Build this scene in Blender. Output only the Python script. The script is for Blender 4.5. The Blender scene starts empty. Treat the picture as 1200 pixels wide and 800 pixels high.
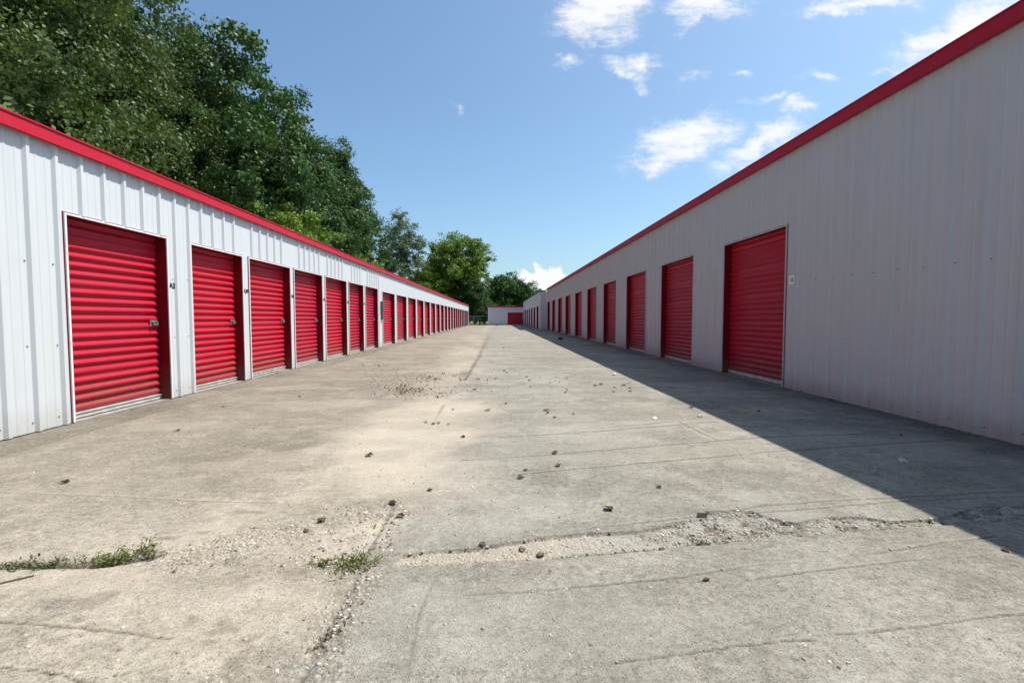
import bpy, math, random
import numpy as np
from mathutils import Vector, Matrix, Euler

R = math.radians
C = bpy.context.scene.collection
scene = bpy.context.scene

# ------------------------------------------------------------------ camera
F_PX = 555.0                       # focal length in pixels of a 1200 px wide frame
CAM_H = 1.21
YAW = math.atan(16.0 / F_PX)       # to the right of the aisle
PITCH = math.atan(27.5 / F_PX)     # downwards
cam_data = bpy.data.cameras.new("camera")
cam_data.sensor_width = 36.0
cam_data.lens = 36.0 * F_PX / 1200.0
cam_data.clip_start = 0.05
cam_data.clip_end = 2000.0
cam = bpy.data.objects.new("camera", cam_data)
C.objects.link(cam)
cam.location = (0, 0, CAM_H)
cam.rotation_euler = (R(90) - PITCH, 0, -YAW)
scene.camera = cam
CAM_R = Euler((R(90) - PITCH, 0, -YAW)).to_matrix()

def ray(px, py):
    return CAM_R @ Vector(((px - 600.0) / F_PX, (400.0 - py) / F_PX, -1.0))

def gp(px, py):
    """point of the concrete seen at this place of the photograph"""
    d = ray(px, py)
    t = -CAM_H / d.z
    return (d.x * t, d.y * t)

# ------------------------------------------------------------------ sun, sky, exposure
SUN = Vector((1.0, 0.30, 1.9)).normalized()
SUN_EL = math.asin(SUN.z)
SUN_AZ = math.atan2(SUN.x, SUN.y)
sun_data = bpy.data.lights.new("sun", "SUN")
sun_data.energy = 4.6
sun_data.angle = R(0.55)
sun_data.color = (1.0, 0.960, 0.875)
sun = bpy.data.objects.new("sun", sun_data)
C.objects.link(sun)
sun.rotation_euler = SUN.to_track_quat("Z", "Y").to_euler()
sun.location = (20, 10, 40)

scene.view_settings.view_transform = "Standard"
scene.view_settings.look = "None"
scene.view_settings.exposure = 0.62
scene.view_settings.gamma = 1.0
scene.view_settings.use_curve_mapping = False
SKY_STRENGTH = 0.106
CLOUD_LIGHT = 0.66

# clouds: centre (photo px), half length, half height (px), tilt, weight
CLOUDS = [
    (712, 4, 56, 36, 24, 1.25), (684, 38, 20, 18, 40, .95), (838, 4, 44, 20, 8, 1.2), (822, 22, 24, 10, 30, .7),
    (745, 76, 36, 11, 2, .95), (752, 94, 18, 10, -30, .8), (665, 76, 16, 7, 0, .6), (812, 92, 20, 9, 10, .7),
    (800, 164, 58, 21, 14, 1.1), (770, 182, 40, 13, 10, .85), (900, 168, 72, 15, 17, 1.05), (845, 186, 26, 6, 8, .7),
    (1004, 6, 66, 12, 6, 1.15), (1140, 38, 92, 28, 24, 1.3), (1075, 50, 20, 18, -50, .9), (1090, 66, 44, 9, 10, .7),
    (930, 126, 19, 10, 12, .85), (896, 118, 24, 8, 16, .65), (955, 92, 22, 7, 8, .65), (1035, 90, 22, 5, 5, .6),
    (637, 323, 26, 9, 0, 2.8), (655, 314, 10, 10, 0, 2.8), (634, 312, 8, 10, 0, 2.6), (615, 321, 8, 7, 0, 2.4), (640, 337, 70, 9, 0, .5),
    (870, 84, 14, 6, 10, .6), (543, 131, 10, 4, 0, .5),
]

world = bpy.data.worlds.new("World")
scene.world = world
world.use_nodes = True
wn = world.node_tree
wn.nodes.clear()
WL = wn.links

def wnode(t, **kw):
    n = wn.nodes.new(t)
    for k, v in kw.items():
        setattr(n, k, v)
    return n

def wmath(op, a, b=None, clamp=False):
    n = wnode("ShaderNodeMath", operation=op, use_clamp=clamp)
    for i, v in enumerate((a, b)):
        if v is None:
            continue
        if isinstance(v, (int, float)):
            n.inputs[i].default_value = v
        else:
            WL.new(v, n.inputs[i])
    return n.outputs[0]

sky = wnode("ShaderNodeTexSky", sky_type="NISHITA")
sky.sun_disc = False
sky.sun_elevation = SUN_EL
sky.sun_rotation = SUN_AZ
sky.altitude = 0.0
sky.air_density = 1.0
sky.dust_density = 1.8
sky.ozone_density = 2.0
tc = wnode("ShaderNodeTexCoord")
sep = wnode("ShaderNodeSeparateXYZ")
WL.new(tc.outputs["Generated"], sep.inputs[0])
yy = wmath("MAXIMUM", sep.outputs[1], 0.08)
u = wmath("DIVIDE", sep.outputs[0], yy)
v = wmath("DIVIDE", sep.outputs[2], yy)
comb = wnode("ShaderNodeCombineXYZ")
WL.new(u, comb.inputs[0])
WL.new(v, comb.inputs[1])
warp = wnode("ShaderNodeTexNoise", noise_dimensions="2D")
warp.inputs["Scale"].default_value = 7.0
warp.inputs["Detail"].default_value = 6.0
warp.inputs["Roughness"].default_value = 0.62
WL.new(comb.outputs[0], warp.inputs["Vector"])
wsub = wnode("ShaderNodeVectorMath", operation="SUBTRACT")
WL.new(warp.outputs["Color"], wsub.inputs[0])
wsub.inputs[1].default_value = (.5, .5, .5)
wsc = wnode("ShaderNodeVectorMath", operation="SCALE")
WL.new(wsub.outputs[0], wsc.inputs[0])
wsc.inputs["Scale"].default_value = 0.12
wadd = wnode("ShaderNodeVectorMath", operation="ADD")
WL.new(comb.outputs[0], wadd.inputs[0])
WL.new(wsc.outputs[0], wadd.inputs[1])
flat = wnode("ShaderNodeVectorMath", operation="MULTIPLY")
WL.new(wadd.outputs[0], flat.inputs[0])
flat.inputs[1].default_value = (1, 1, 0)
mask = None
for (cx, cy, rx, ry, tilt, wgt) in CLOUDS:
    d = ray(cx, cy)
    mp = wnode("ShaderNodeMapping", vector_type="TEXTURE")
    mp.inputs["Location"].default_value = (d.x / d.y, d.z / d.y, 0)
    mp.inputs["Rotation"].default_value = (0, 0, R(tilt))
    mp.inputs["Scale"].default_value = (rx / F_PX * 1.65, ry / F_PX * 1.65, 1)
    WL.new(flat.outputs[0], mp.inputs["Vector"])
    ln = wnode("ShaderNodeVectorMath", operation="LENGTH")
    WL.new(mp.outputs[0], ln.inputs[0])
    m = wmath("MULTIPLY", wmath("SUBTRACT", 1.0, ln.outputs["Value"], True), wgt)
    mask = m if mask is None else wmath("MAXIMUM", mask, m)
fine = wnode("ShaderNodeTexNoise", noise_dimensions="2D")
fine.inputs["Scale"].default_value = 13.0
fine.inputs["Detail"].default_value = 8.0
fine.inputs["Roughness"].default_value = 0.68
stretch = wnode("ShaderNodeMapping")
stretch.inputs["Rotation"].default_value = (0, 0, R(-14))
stretch.inputs["Scale"].default_value = (.7, 2.1, 1)
WL.new(comb.outputs[0], stretch.inputs["Vector"])
WL.new(stretch.outputs[0], fine.inputs["Vector"])
dens = wmath("ADD", mask, wmath("MULTIPLY", wmath("SUBTRACT", fine.outputs["Fac"], 0.44), 2.3))
gate = wnode("ShaderNodeMapRange", interpolation_type="SMOOTHSTEP")
gate.inputs["From Min"].default_value = 0.08
gate.inputs["From Max"].default_value = 1.30
WL.new(dens, gate.inputs["Value"])
present = wnode("ShaderNodeMapRange", interpolation_type="SMOOTHSTEP")
present.inputs["From Min"].default_value = 0.0
present.inputs["From Max"].default_value = 0.55
WL.new(mask, present.inputs["Value"])
alpha = wmath("MULTIPLY", wmath("POWER", gate.outputs[0], 1.25), present.outputs[0])
front = wmath("GREATER_THAN", sep.outputs[1], 0.1)
alpha = wmath("MULTIPLY", wmath("MULTIPLY", alpha, front), 0.97)
bg_sky = wnode("ShaderNodeBackground")
bg_sky.inputs["Strength"].default_value = SKY_STRENGTH
tint = wnode("ShaderNodeMix", data_type="RGBA", blend_type="MULTIPLY")
tint.inputs["Factor"].default_value = 1.0
tint.inputs["B"].default_value = (0.89, 1.055, 1.09, 1)
WL.new(sky.outputs[0], tint.inputs["A"])
WL.new(tint.outputs["Result"], bg_sky.inputs["Color"])
bg_cl = wnode("ShaderNodeBackground")
bg_cl.inputs["Color"].default_value = (0.97, 0.985, 1.0, 1)
bg_cl.inputs["Strength"].default_value = CLOUD_LIGHT
mixw = wnode("ShaderNodeMixShader")
WL.new(alpha, mixw.inputs[0])
WL.new(bg_sky.outputs[0], mixw.inputs[1])
WL.new(bg_cl.outputs[0], mixw.inputs[2])
wout = wnode("ShaderNodeOutputWorld")
WL.new(mixw.outputs[0], wout.inputs[0])

# ------------------------------------------------------------------ helpers
class MB:
    def __init__(self):
        self.v, self.f, self.m = [], [], []

    def quad(self, a, b, c, d, mi=0):
        n = len(self.v)
        self.v += [a, b, c, d]
        self.f.append((n, n + 1, n + 2, n + 3))
        self.m.append(mi)

    def box(self, x0, x1, y0, y1, z0, z1, mi=0):
        x0, x1 = min(x0, x1), max(x0, x1)
        y0, y1 = min(y0, y1), max(y0, y1)
        n = len(self.v)
        self.v += [(x0, y0, z0), (x1, y0, z0), (x1, y1, z0), (x0, y1, z0), (x0, y0, z1), (x1, y0, z1), (x1, y1, z1), (x0, y1, z1)]
        for q in ((0, 3, 2, 1), (4, 5, 6, 7), (0, 1, 5, 4), (1, 2, 6, 5), (2, 3, 7, 6), (3, 0, 4, 7)):
            self.f.append(tuple(n + i for i in q))
            self.m.append(mi)

    def tube(self, pts, rad, seg=6, mi=0, cap=True):
        pts = [Vector(p) for p in pts]
        if not hasattr(rad, "__len__"):
            rad = [rad] * len(pts)
        rings = []
        for i, p in enumerate(pts):
            t = (pts[min(i + 1, len(pts) - 1)] - pts[max(i - 1, 0)]).normalized()
            a = t.cross(Vector((0.31, 0.17, 0.93)))
            if a.length < 1e-3:
                a = t.cross(Vector((1, 0, 0)))
            a.normalize()
            b = t.cross(a)
            n = len(self.v)
            for k in range(seg):
                an = 2 * math.pi * k / seg
                q = p + (a * math.cos(an) + b * math.sin(an)) * rad[i]
                self.v.append((q.x, q.y, q.z))
            rings.append(n)
        for i in range(len(rings) - 1):
            for k in range(seg):
                k2 = (k + 1) % seg
                self.f.append((rings[i] + k, rings[i] + k2, rings[i + 1] + k2, rings[i + 1] + k))
                self.m.append(mi)
        if cap:
            self.f.append(tuple(rings[0] + k for k in reversed(range(seg))))
            self.f.append(tuple(rings[-1] + k for k in range(seg)))
            self.m += [mi, mi]

    def build(self, name, mats, parent=None, loc=(0, 0, 0), smooth=False, origin=(0, 0, 0)):
        me = bpy.data.meshes.new(name)
        ox, oy, oz = origin
        me.from_pydata([(x - ox, y - oy, z - oz) for x, y, z in self.v], [], self.f)
        for m in (mats if isinstance(mats, (list, tuple)) else [mats]):
            me.materials.append(m)
        me.polygons.foreach_set("material_index", self.m)
        if smooth:
            me.polygons.foreach_set("use_smooth", [True] * len(self.f))
        me.update()
        o = bpy.data.objects.new(name, me)
        C.objects.link(o)
        o.location = loc
        if parent is not None:
            o.parent = parent
        return o

def empty(name, loc=(0, 0, 0), rz=0.0):
    o = bpy.data.objects.new(name, None)
    C.objects.link(o)
    o.location = loc
    o.rotation_euler = (0, 0, rz)
    o.empty_display_size = 0.2
    return o

def tag(o, label=None, cat=None, group=None, kind=None):
    for k, val in (("label", label), ("category", cat), ("group", group), ("kind", kind)):
        if val:
            o[k] = val
    return o

def copy_tree(o, parent=None):
    c = o.copy()
    C.objects.link(c)
    c.parent = parent
    for ch in o.children:
        copy_tree(ch, c)
    return c

def np_mesh(name, verts, faces, mats, smooth=False):
    me = bpy.data.meshes.new(name)
    nv, nf, k = len(verts), len(faces), faces.shape[1]
    me.vertices.add(nv)
    me.vertices.foreach_set("co", np.ascontiguousarray(verts, dtype=np.float32).ravel())
    me.loops.add(nf * k)
    me.loops.foreach_set("vertex_index", np.ascontiguousarray(faces, dtype=np.int32).ravel())
    me.polygons.add(nf)
    me.polygons.foreach_set("loop_start", np.arange(0, nf * k, k, dtype=np.int32))
    me.polygons.foreach_set("loop_total", np.full(nf, k, dtype=np.int32))
    if smooth:
        me.polygons.foreach_set("use_smooth", np.ones(nf, dtype=bool))
    for m in mats:
        me.materials.append(m)
    me.update(calc_edges=True)
    return me

def link(name, me, parent=None, loc=(0, 0, 0)):
    o = bpy.data.objects.new(name, me)
    C.objects.link(o)
    o.location = loc
    if parent is not None:
        o.parent = parent
    return o

def vnoise(x, y, seed=0):
    xi, yi = np.floor(x).astype(np.int64), np.floor(y).astype(np.int64)
    fx, fy = x - xi, y - yi
    fx, fy = fx * fx * (3 - 2 * fx), fy * fy * (3 - 2 * fy)
    def h(a, b):
        n = (a * 374761393 + b * 668265263 + seed * 974711) & 0x7fffffff
        n = ((n ^ (n >> 13)) * 1274126177) & 0x7fffffff
        return ((n ^ (n >> 16)) & 0xffff) / 65535.0
    return (h(xi, yi) * (1 - fx) + h(xi + 1, yi) * fx) * (1 - fy) + (h(xi, yi + 1) * (1 - fx) + h(xi + 1, yi + 1) * fx) * fy

def fbm(x, y, seed=0, oct=4):
    s, a, t = 0, 1.0, 0
    for i in range(oct):
        s = s + a * vnoise(x * 2 ** i + 17.3 * i, y * 2 ** i - 9.1 * i, seed + i)
        t += a
        a *= .5
    return s / t

def sstep(a, b, x):
    t = np.clip((x - a) / (b - a), 0, 1)
    return t * t * (3 - 2 * t)

# ------------------------------------------------------------------ materials
class NT:
    """small wrapper for building node materials"""
    def __init__(self, name):
        self.mat = bpy.data.materials.new(name)
        self.mat.use_nodes = True
        self.t = self.mat.node_tree
        self.t.nodes.clear()
        self.out = self.n("ShaderNodeOutputMaterial")

    def n(self, typ, **kw):
        x = self.t.nodes.new(typ)
        for k, val in kw.items():
            setattr(x, k, val)
        return x

    def put(self, sock, val):
        if hasattr(val, "is_linked") or isinstance(val, bpy.types.NodeSocket):
            self.t.links.new(val, sock)
        else:
            sock.default_value = val

    def math(self, op, a, b=0.0, clamp=False):
        x = self.n("ShaderNodeMath", operation=op, use_clamp=clamp)
        self.put(x.inputs[0], a)
        self.put(x.inputs[1], b)
        return x.outputs[0]

    def mix(self, fac, a, b, mode="MIX"):
        x = self.n("ShaderNodeMix", data_type="RGBA", blend_type=mode)
        self.put(x.inputs["Factor"], fac)
        for s, val in (("A", a), ("B", b)):
            if isinstance(val, tuple) and len(val) == 3:
                val = (*val, 1)
            self.put(x.inputs[s], val)
        return x.outputs["Result"]

    def noise(self, vec, scale, detail=4, rough=.55, out="Fac"):
        x = self.n("ShaderNodeTexNoise")
        if vec is not None:
            self.put(x.inputs["Vector"], vec)
        x.inputs["Scale"].default_value = scale
        x.inputs["Detail"].default_value = detail
        x.inputs["Roughness"].default_value = rough
        return x.outputs[out]

    def ramp(self, val, a, b, lo=0.0, hi=1.0):
        x = self.n("ShaderNodeMapRange", interpolation_type="SMOOTHSTEP")
        self.put(x.inputs["Value"], val)
        for s, q in (("From Min", a), ("From Max", b), ("To Min", lo), ("To Max", hi)):
            x.inputs[s].default_value = q
        return x.outputs[0]

    def pos(self):
        return self.n("ShaderNodeNewGeometry").outputs["Position"]

    def scaled(self, vec, s):
        x = self.n("ShaderNodeMapping")
        self.put(x.inputs["Vector"], vec)
        x.inputs["Scale"].default_value = s
        return x.outputs[0]

    def attr(self, name):
        return self.n("ShaderNodeAttribute", attribute_name=name)

    def principled(self, color, rough=.5, metal=0.0, bump=None, bump_strength=.3, bump_dist=.01, spec=.5):
        p = self.n("ShaderNodeBsdfPrincipled")
        if isinstance(color, tuple) and len(color) == 3:
            color = (*color, 1)
        self.put(p.inputs["Base Color"], color)
        self.put(p.inputs["Roughness"], rough)
        self.put(p.inputs["Metallic"], metal)
        p.inputs["Specular IOR Level"].default_value = spec
        if bump is not None:
            b = self.n("ShaderNodeBump")
            b.inputs["Strength"].default_value = bump_strength
            b.inputs["Distance"].default_value = bump_dist
            self.put(b.inputs["Height"], bump)
            self.t.links.new(b.outputs[0], p.inputs["Normal"])
        self.t.links.new(p.outputs[0], self.out.inputs[0])
        return p

def simple(name, color, rough=.5, metal=0.0, spec=.5, vary=.0, scale=6.0):
    m = NT(name)
    col = color
    if vary:
        nz = m.noise(m.pos(), scale, 5)
        col = m.mix(m.ramp(nz, .35, .7), tuple(c * (1 - vary) for c in color), tuple(min(1, c * (1 + vary)) for c in color))
    m.principled(col, rough, metal, spec=spec)
    return m.mat

def panel_material(name, color, grime, low):
    m = NT(name)
    p = m.pos()
    streak = m.noise(m.scaled(p, (3.5, 3.5, .22)), 2.0, 6, .6)
    blotch = m.noise(p, .55, 5, .6)
    col = m.mix(m.ramp(streak, .48, .78, 0, .5), color, tuple(c * .86 for c in color))
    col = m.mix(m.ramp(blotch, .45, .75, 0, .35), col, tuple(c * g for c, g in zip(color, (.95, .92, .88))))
    sx = m.n("ShaderNodeSeparateXYZ")
    m.put(sx.inputs[0], p)
    wet = m.math("ADD", sx.outputs[2], m.math("MULTIPLY", m.noise(p, 5.0, 5, .65), -.30))
    col = m.mix(m.ramp(wet, -.14, .22, low, 0), col, grime)                       # splashed dirt along the foot of the sheet
    dots = m.noise(p, 46, 2, .5)
    col = m.mix(m.ramp(dots, .72, .80, 0, .25), col, tuple(c * .6 for c in color))
    m.principled(col, .42, 0, bump=m.noise(m.scaled(p, (1, 1, .6)), 2.3, 3), bump_strength=.12, bump_dist=.02, spec=.4)
    return m.mat

M = {}
M["white_panel"] = panel_material("white_sheet_metal", (.555, .580, .600), (.40, .37, .32), .45)
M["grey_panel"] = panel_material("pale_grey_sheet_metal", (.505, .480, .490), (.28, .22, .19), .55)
M["pale_panel"] = panel_material("dull_white_sheet_metal", (.54, .545, .575), (.34, .31, .28), .4)
M["white_trim"] = simple("white_trim", (.74, .75, .75), .4, vary=.05)
M["grey_trim"] = simple("pale_grey_trim", (.46, .43, .42), .45, vary=.05)
M["roof_sheet"] = simple("galvanised_roof", (.55, .57, .58), .4, .3, vary=.08)

def red_paint(name, color, rough, chalk, spec=.5):
    m = NT(name)
    p = m.pos()
    rnd = m.n("ShaderNodeObjectInfo").outputs["Random"]
    base = m.mix(rnd, color, tuple(c * k for c, k in zip(color, (.82, 1.25, 1.25))))
    st = m.noise(m.scaled(p, (5, 5, .5)), 2.4, 5, .6)
    col = m.mix(m.ramp(st, .40, .75, chalk * .25, chalk), base, (.58, .095, .115))
    dirt = m.noise(p, 3.1, 6, .65)
    col = m.mix(m.ramp(dirt, .55, .85, 0, .07), col, tuple(c * .6 for c in color))
    sx = m.n("ShaderNodeSeparateXYZ")
    m.put(sx.inputs[0], p)
    foot = m.math("ADD", sx.outputs[2], m.math("MULTIPLY", m.noise(p, 4.0, 6, .7), -.7))
    col = m.mix(m.ramp(foot, -.30, .25, .55, 0), col, (.16, .075, .055))
    m.principled(col, m.ramp(dirt, .3, .8, rough - .02, rough + .05), 0, spec=spec)
    return m.mat

M["door_red"] = red_paint("red_door_paint", (.45, .007, .026), .44, .07, .24)
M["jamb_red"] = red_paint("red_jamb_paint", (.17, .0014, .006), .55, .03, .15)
M["trim_red"] = red_paint("red_fascia_paint", (.48, .009, .028), .50, .06, .20)
M["steel"] = simple("zinc_steel", (.50, .49, .45), .38, .8, vary=.2, scale=40)
M["dark_hole"] = simple("dark_recess", (.02, .02, .02), .8)
M["alu"] = simple("pale_aluminium", (.60, .58, .55), .45, .25, vary=.15, scale=9)
M["ink"] = simple("black_ink", (.012, .012, .014), .5)
M["sign_white"] = simple("white_plate", (.82, .82, .82), .4)
M["inner"] = simple("inner_lining", (.25, .25, .25), .8)
M["footing"] = simple("footing_concrete", (.25, .235, .21), .9, vary=.2, scale=5)
M["black_plastic"] = simple("black_plastic", (.012, .012, .012), .35)
M["grey_box"] = simple("grey_box_paint", (.10, .105, .10), .5, vary=.2)
M["screw"] = simple("screw_head", (.16, .15, .14), .5, .6)
M["galv"] = simple("galvanised_wire", (.33, .34, .34), .45, .6)

def bark(name, c):
    m = NT(name)
    p = m.pos()
    nz = m.noise(m.scaled(p, (6, 6, 1.2)), 2.0, 6, .7)
    m.principled(m.mix(nz, tuple(k * .5 for k in c), tuple(k * 1.4 for k in c)), .9, bump=nz, bump_strength=.6, bump_dist=.04, spec=.2)
    return m.mat

M["bark"] = bark("bark", (.13, .11, .085))
M["pale_bark"] = bark("pale_bark", (.26, .24, .21))

def leaf_material(name, a, b, yellow, transl=.22, gloss=.50):
    m = NT(name)
    t = m.attr("tint").outputs["Fac"]
    col = m.mix(t, a, b)
    col = m.mix(m.ramp(t, .86, 1.0), col, yellow)
    d = m.n("ShaderNodeBsdfPrincipled")
    m.put(d.inputs["Base Color"], col)
    d.inputs["Roughness"].default_value = gloss
    d.inputs["Specular IOR Level"].default_value = .22
    tr = m.n("ShaderNodeBsdfTranslucent")
    m.put(tr.inputs["Color"], m.mix(1.0, col, (1.25, 1.35, .55), "MULTIPLY"))
    mx = m.n("ShaderNodeMixShader")
    mx.inputs[0].default_value = transl
    m.t.links.new(d.outputs[0], mx.inputs[1])
    m.t.links.new(tr.outputs[0], mx.inputs[2])
    m.t.links.new(mx.outputs[0], m.out.inputs[0])
    return m.mat

M["leaf_olive"] = leaf_material("olive_leaf", (.048, .082, .023), (.112, .152, .050), (.24, .27, .07))
M["leaf_deep"] = leaf_material("deep_green_leaf", (.026, .066, .017), (.066, .128, .033), (.18, .24, .05))
M["leaf_bright"] = leaf_material("bright_green_leaf", (.095, .160, .024), (.170, .250, .042), (.28, .33, .06))
M["leaf_grey"] = leaf_material("grey_green_leaf", (.085, .130, .075), (.150, .200, .120), (.19, .23, .12))
M["leaf_weed"] = leaf_material("weed_leaf", (.105, .135, .035), (.190, .215, .075), (.36, .34, .08), .22)
M["leaf_weed_dusty"] = leaf_material("dusty_weed_leaf", (.095, .110, .062), (.165, .175, .100), (.25, .24, .08), .2)
M["leaf_dry"] = leaf_material("dry_weed_leaf", (.115, .098, .055), (.185, .160, .095), (.20, .20, .08), .15)
M["grass_blade"] = leaf_material("lawn_grass", (.13, .20, .035), (.22, .28, .055), (.36, .36, .10), .3)

def concrete_material():
    m = NT("weathered_concrete")
    p = m.pos()
    mk = m.attr("mask")
    s = m.n("ShaderNodeSeparateColor")
    m.put(s.inputs[0], mk.outputs["Color"])
    tan, dark, rub = s.outputs[0], s.outputs[1], s.outputs[2]
    pale = mk.outputs["Alpha"]
    big = m.noise(p, .8, 7, .62)
    mid = m.noise(p, 4.0, 7, .65)
    small = m.noise(p, 38.0, 6, .7)
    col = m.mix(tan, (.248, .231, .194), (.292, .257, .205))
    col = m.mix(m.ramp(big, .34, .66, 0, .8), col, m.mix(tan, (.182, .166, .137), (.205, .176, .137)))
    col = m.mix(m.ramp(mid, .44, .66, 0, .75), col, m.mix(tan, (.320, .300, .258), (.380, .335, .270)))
    col = m.mix(m.ramp(small, .50, .78, 0, .55), col, (.105, .091, .073))
    # worn surface showing its aggregate: little stones, pale and dark
    v1 = m.n("ShaderNodeTexVoronoi", feature="F1")
    m.put(v1.inputs["Vector"], p)
    v1.inputs["Scale"].default_value = 110.0
    sc = m.n("ShaderNodeSeparateColor")
    m.put(sc.inputs[0], v1.outputs["Color"])
    core = m.ramp(v1.outputs["Distance"], .30, .46, 1, 0)
    wear = m.ramp(m.noise(p, 1.6, 6, .65), .36, .60, .50, 1.0)
    wear = m.math("MAXIMUM", wear, rub)
    light = m.math("MULTIPLY", m.math("MULTIPLY", m.ramp(sc.outputs[0], .62, .80), core), wear)
    col = m.mix(m.math("MULTIPLY", light, .62), col, m.mix(sc.outputs[1], (.42, .37, .30), (.55, .53, .48)))
    brown = m.math("MULTIPLY", m.math("MULTIPLY", m.ramp(sc.outputs[0], .36, .18), core), wear)
    col = m.mix(m.math("MULTIPLY", brown, .70), col, m.mix(sc.outputs[1], (.095, .070, .050), (.13, .125, .12)))
    v3 = m.n("ShaderNodeTexVoronoi", feature="F1")
    m.put(v3.inputs["Vector"], p)
    v3.inputs["Scale"].default_value = 47.0
    s3 = m.n("ShaderNodeSeparateColor")
    m.put(s3.inputs[0], v3.outputs["Color"])
    core3 = m.math("MULTIPLY", m.ramp(v3.outputs["Distance"], .20, .42, 1, 0), m.ramp(m.noise(p, 2.3, 6, .7), .40, .62))
    col = m.mix(m.math("MULTIPLY", m.math("MULTIPLY", core3, m.ramp(s3.outputs[0], .66, .74)), .62), col, m.mix(s3.outputs[1], (.27, .24, .20), (.42, .40, .36)))
    col = m.mix(m.math("MULTIPLY", m.math("MULTIPLY", core3, m.ramp(s3.outputs[0], .22, .14)), .60), col, (.095, .080, .062))
    grit = m.noise(p, 24.0, 6, .78)
    col = m.mix(m.ramp(grit, .50, .66, 0, .60), col, m.mix(tan, (.098, .088, .070), (.118, .096, .072)))
    col = m.mix(m.ramp(grit, .47, .35, 0, .62), col, m.mix(tan, (.360, .340, .298), (.430, .382, .312)))
    # broken strip: bigger, bare stones
    v2 = m.n("ShaderNodeTexVoronoi", feature="F1")
    m.put(v2.inputs["Vector"], p)
    v2.inputs["Scale"].default_value = 52.0
    s2 = m.n("ShaderNodeSeparateColor")
    m.put(s2.inputs[0], v2.outputs["Color"])
    stone = m.mix(s2.outputs[0], (.20, .185, .160), (.52, .48, .41))
    stone = m.mix(m.ramp(s2.outputs[1], .75, .85), stone, (.23, .16, .11))
    stone = m.mix(m.ramp(v2.outputs["Distance"], .38, .66, 0, .7), stone, (.15, .125, .10))
    col = m.mix(m.math("MULTIPLY", rub, m.ramp(m.noise(p, 7.0, 5, .7), .30, .62, .25, .80)), col, stone)
    col = m.mix(m.math("MULTIPLY", pale, .75, True), col, m.mix(tan, (.350, .330, .288), (.465, .400, .318)))
    edge = m.math("MULTIPLY", dark, m.ramp(m.noise(p, 30, 4, .6), .25, .6, .55, 1.1), True)
    col = m.mix(m.math("MULTIPLY", edge, .93, True), col, m.mix(m.noise(p, 3.0, 3), (.030, .024, .019), (.075, .058, .042)))
    h = m.math("ADD", m.math("MULTIPLY", small, .5), m.math("MULTIPLY", core, .5))
    h = m.math("ADD", h, m.math("MULTIPLY", m.math("MULTIPLY", rub, v2.outputs["Distance"]), -2.2))
    h = m.math("ADD", h, m.math("MULTIPLY", mid, .8))
    m.principled(col, .92, 0, bump=h, bump_strength=.75, bump_dist=.009, spec=.25)
    return m.mat

M["concrete"] = concrete_material()

def lawn_material():
    m = NT("lawn_ground")
    p = m.pos()
    a = m.noise(p, .35, 6, .6)
    b = m.noise(p, 9.0, 6, .7)
    col = m.mix(m.ramp(a, .35, .65), (.085, .13, .030), (.17, .19, .055))
    col = m.mix(m.ramp(b, .4, .75, 0, .7), col, (.10, .085, .05))
    m.principled(col, .95, bump=b, bump_strength=.8, bump_dist=.05, spec=.15)
    return m.mat

M["lawn"] = lawn_material()

# ------------------------------------------------------------------ ground
XL, XR = -4.88, 4.93               # faces of the two rows
XR2 = 4.21                         # face of the farther right row
Y_END = 79.3
g = MB()
g.quad((-700, -700, -.09), (700, -700, -.09), (700, 1500, -.09), (-700, 1500, -.09))
tag(g.build("ground", M["lawn"]), kind="structure")

def polyline_distance(px, py, pts):
    best = np.full(px.shape, 1e9)
    for (ax, ay), (bx, by) in zip(pts[:-1], pts[1:]):
        dx, dy = bx - ax, by - ay
        t = np.clip(((px - ax) * dx + (py - ay) * dy) / (dx * dx + dy * dy + 1e-9), 0, 1)
        best = np.minimum(best, np.hypot(px - ax - t * dx, py - ay - t * dy))
    return best

def inside(px, py, poly):
    res = np.zeros(px.shape, dtype=bool)
    n = len(poly)
    for i in range(n):
        (x1, y1), (x2, y2) = poly[i], poly[(i + 1) % n]
        cond = ((y1 > py) != (y2 > py)) & (px < (x2 - x1) * (py - y1) / ((y2 - y1) + 1e-12) + x1)
        res ^= cond
    return res

def G(*pts):
    return [gp(x, y) for x, y in pts]

xs = np.concatenate([[-5.6, -5.3, -5.1], np.arange(-4.97, 5.0, .0095), [5.1, 5.3, 5.6]])
ys = [-8.0]
while ys[-1] < 1.25:
    ys.append(ys[-1] + (.25 if ys[-1] < .6 else .03))
while ys[-1] < Y_END:
    ys.append(ys[-1] + max(.0085, ys[-1] ** 2 / 1150.0))
ys[-1] = Y_END
ys = np.array(ys)
PX, PY = np.meshgrid(xs, ys)
# wobble so that joints and cracks are not ruled lines
wx = PX + (fbm(PX * 3.1, PY * 3.1, 5, 4) - .5) * .016 + (fbm(PX * 19, PY * 19, 6, 3) - .5) * .016
wy = PY + (fbm(PX * 2.7, PY * 2.7, 9, 4) - .5) * .016 + (fbm(PX * 21, PY * 21, 8, 3) - .5) * .016

H = (fbm(PX * .45, PY * .45, 1, 3) - .5) * .020 + (fbm(PX * 7, PY * 7, 2, 3) - .5) * .004
edge_n = fbm(PX * 1.6, PY * .9, 12, 4)
tanm = sstep(.25, -.55, PX + .45 + (edge_n - .5) * 1.3)
tanm = np.where(PX > -.62, tanm * .75, tanm)
# the far right slab turns a little browner near the camera
tanm = np.clip(tanm + .22 * sstep(.5, .8, fbm(PX * .5, PY * .7, 14, 4)), 0, 1)
dark = np.zeros_like(PX)
rub = np.zeros_like(PX)
pale = np.zeros_like(PX)

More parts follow.
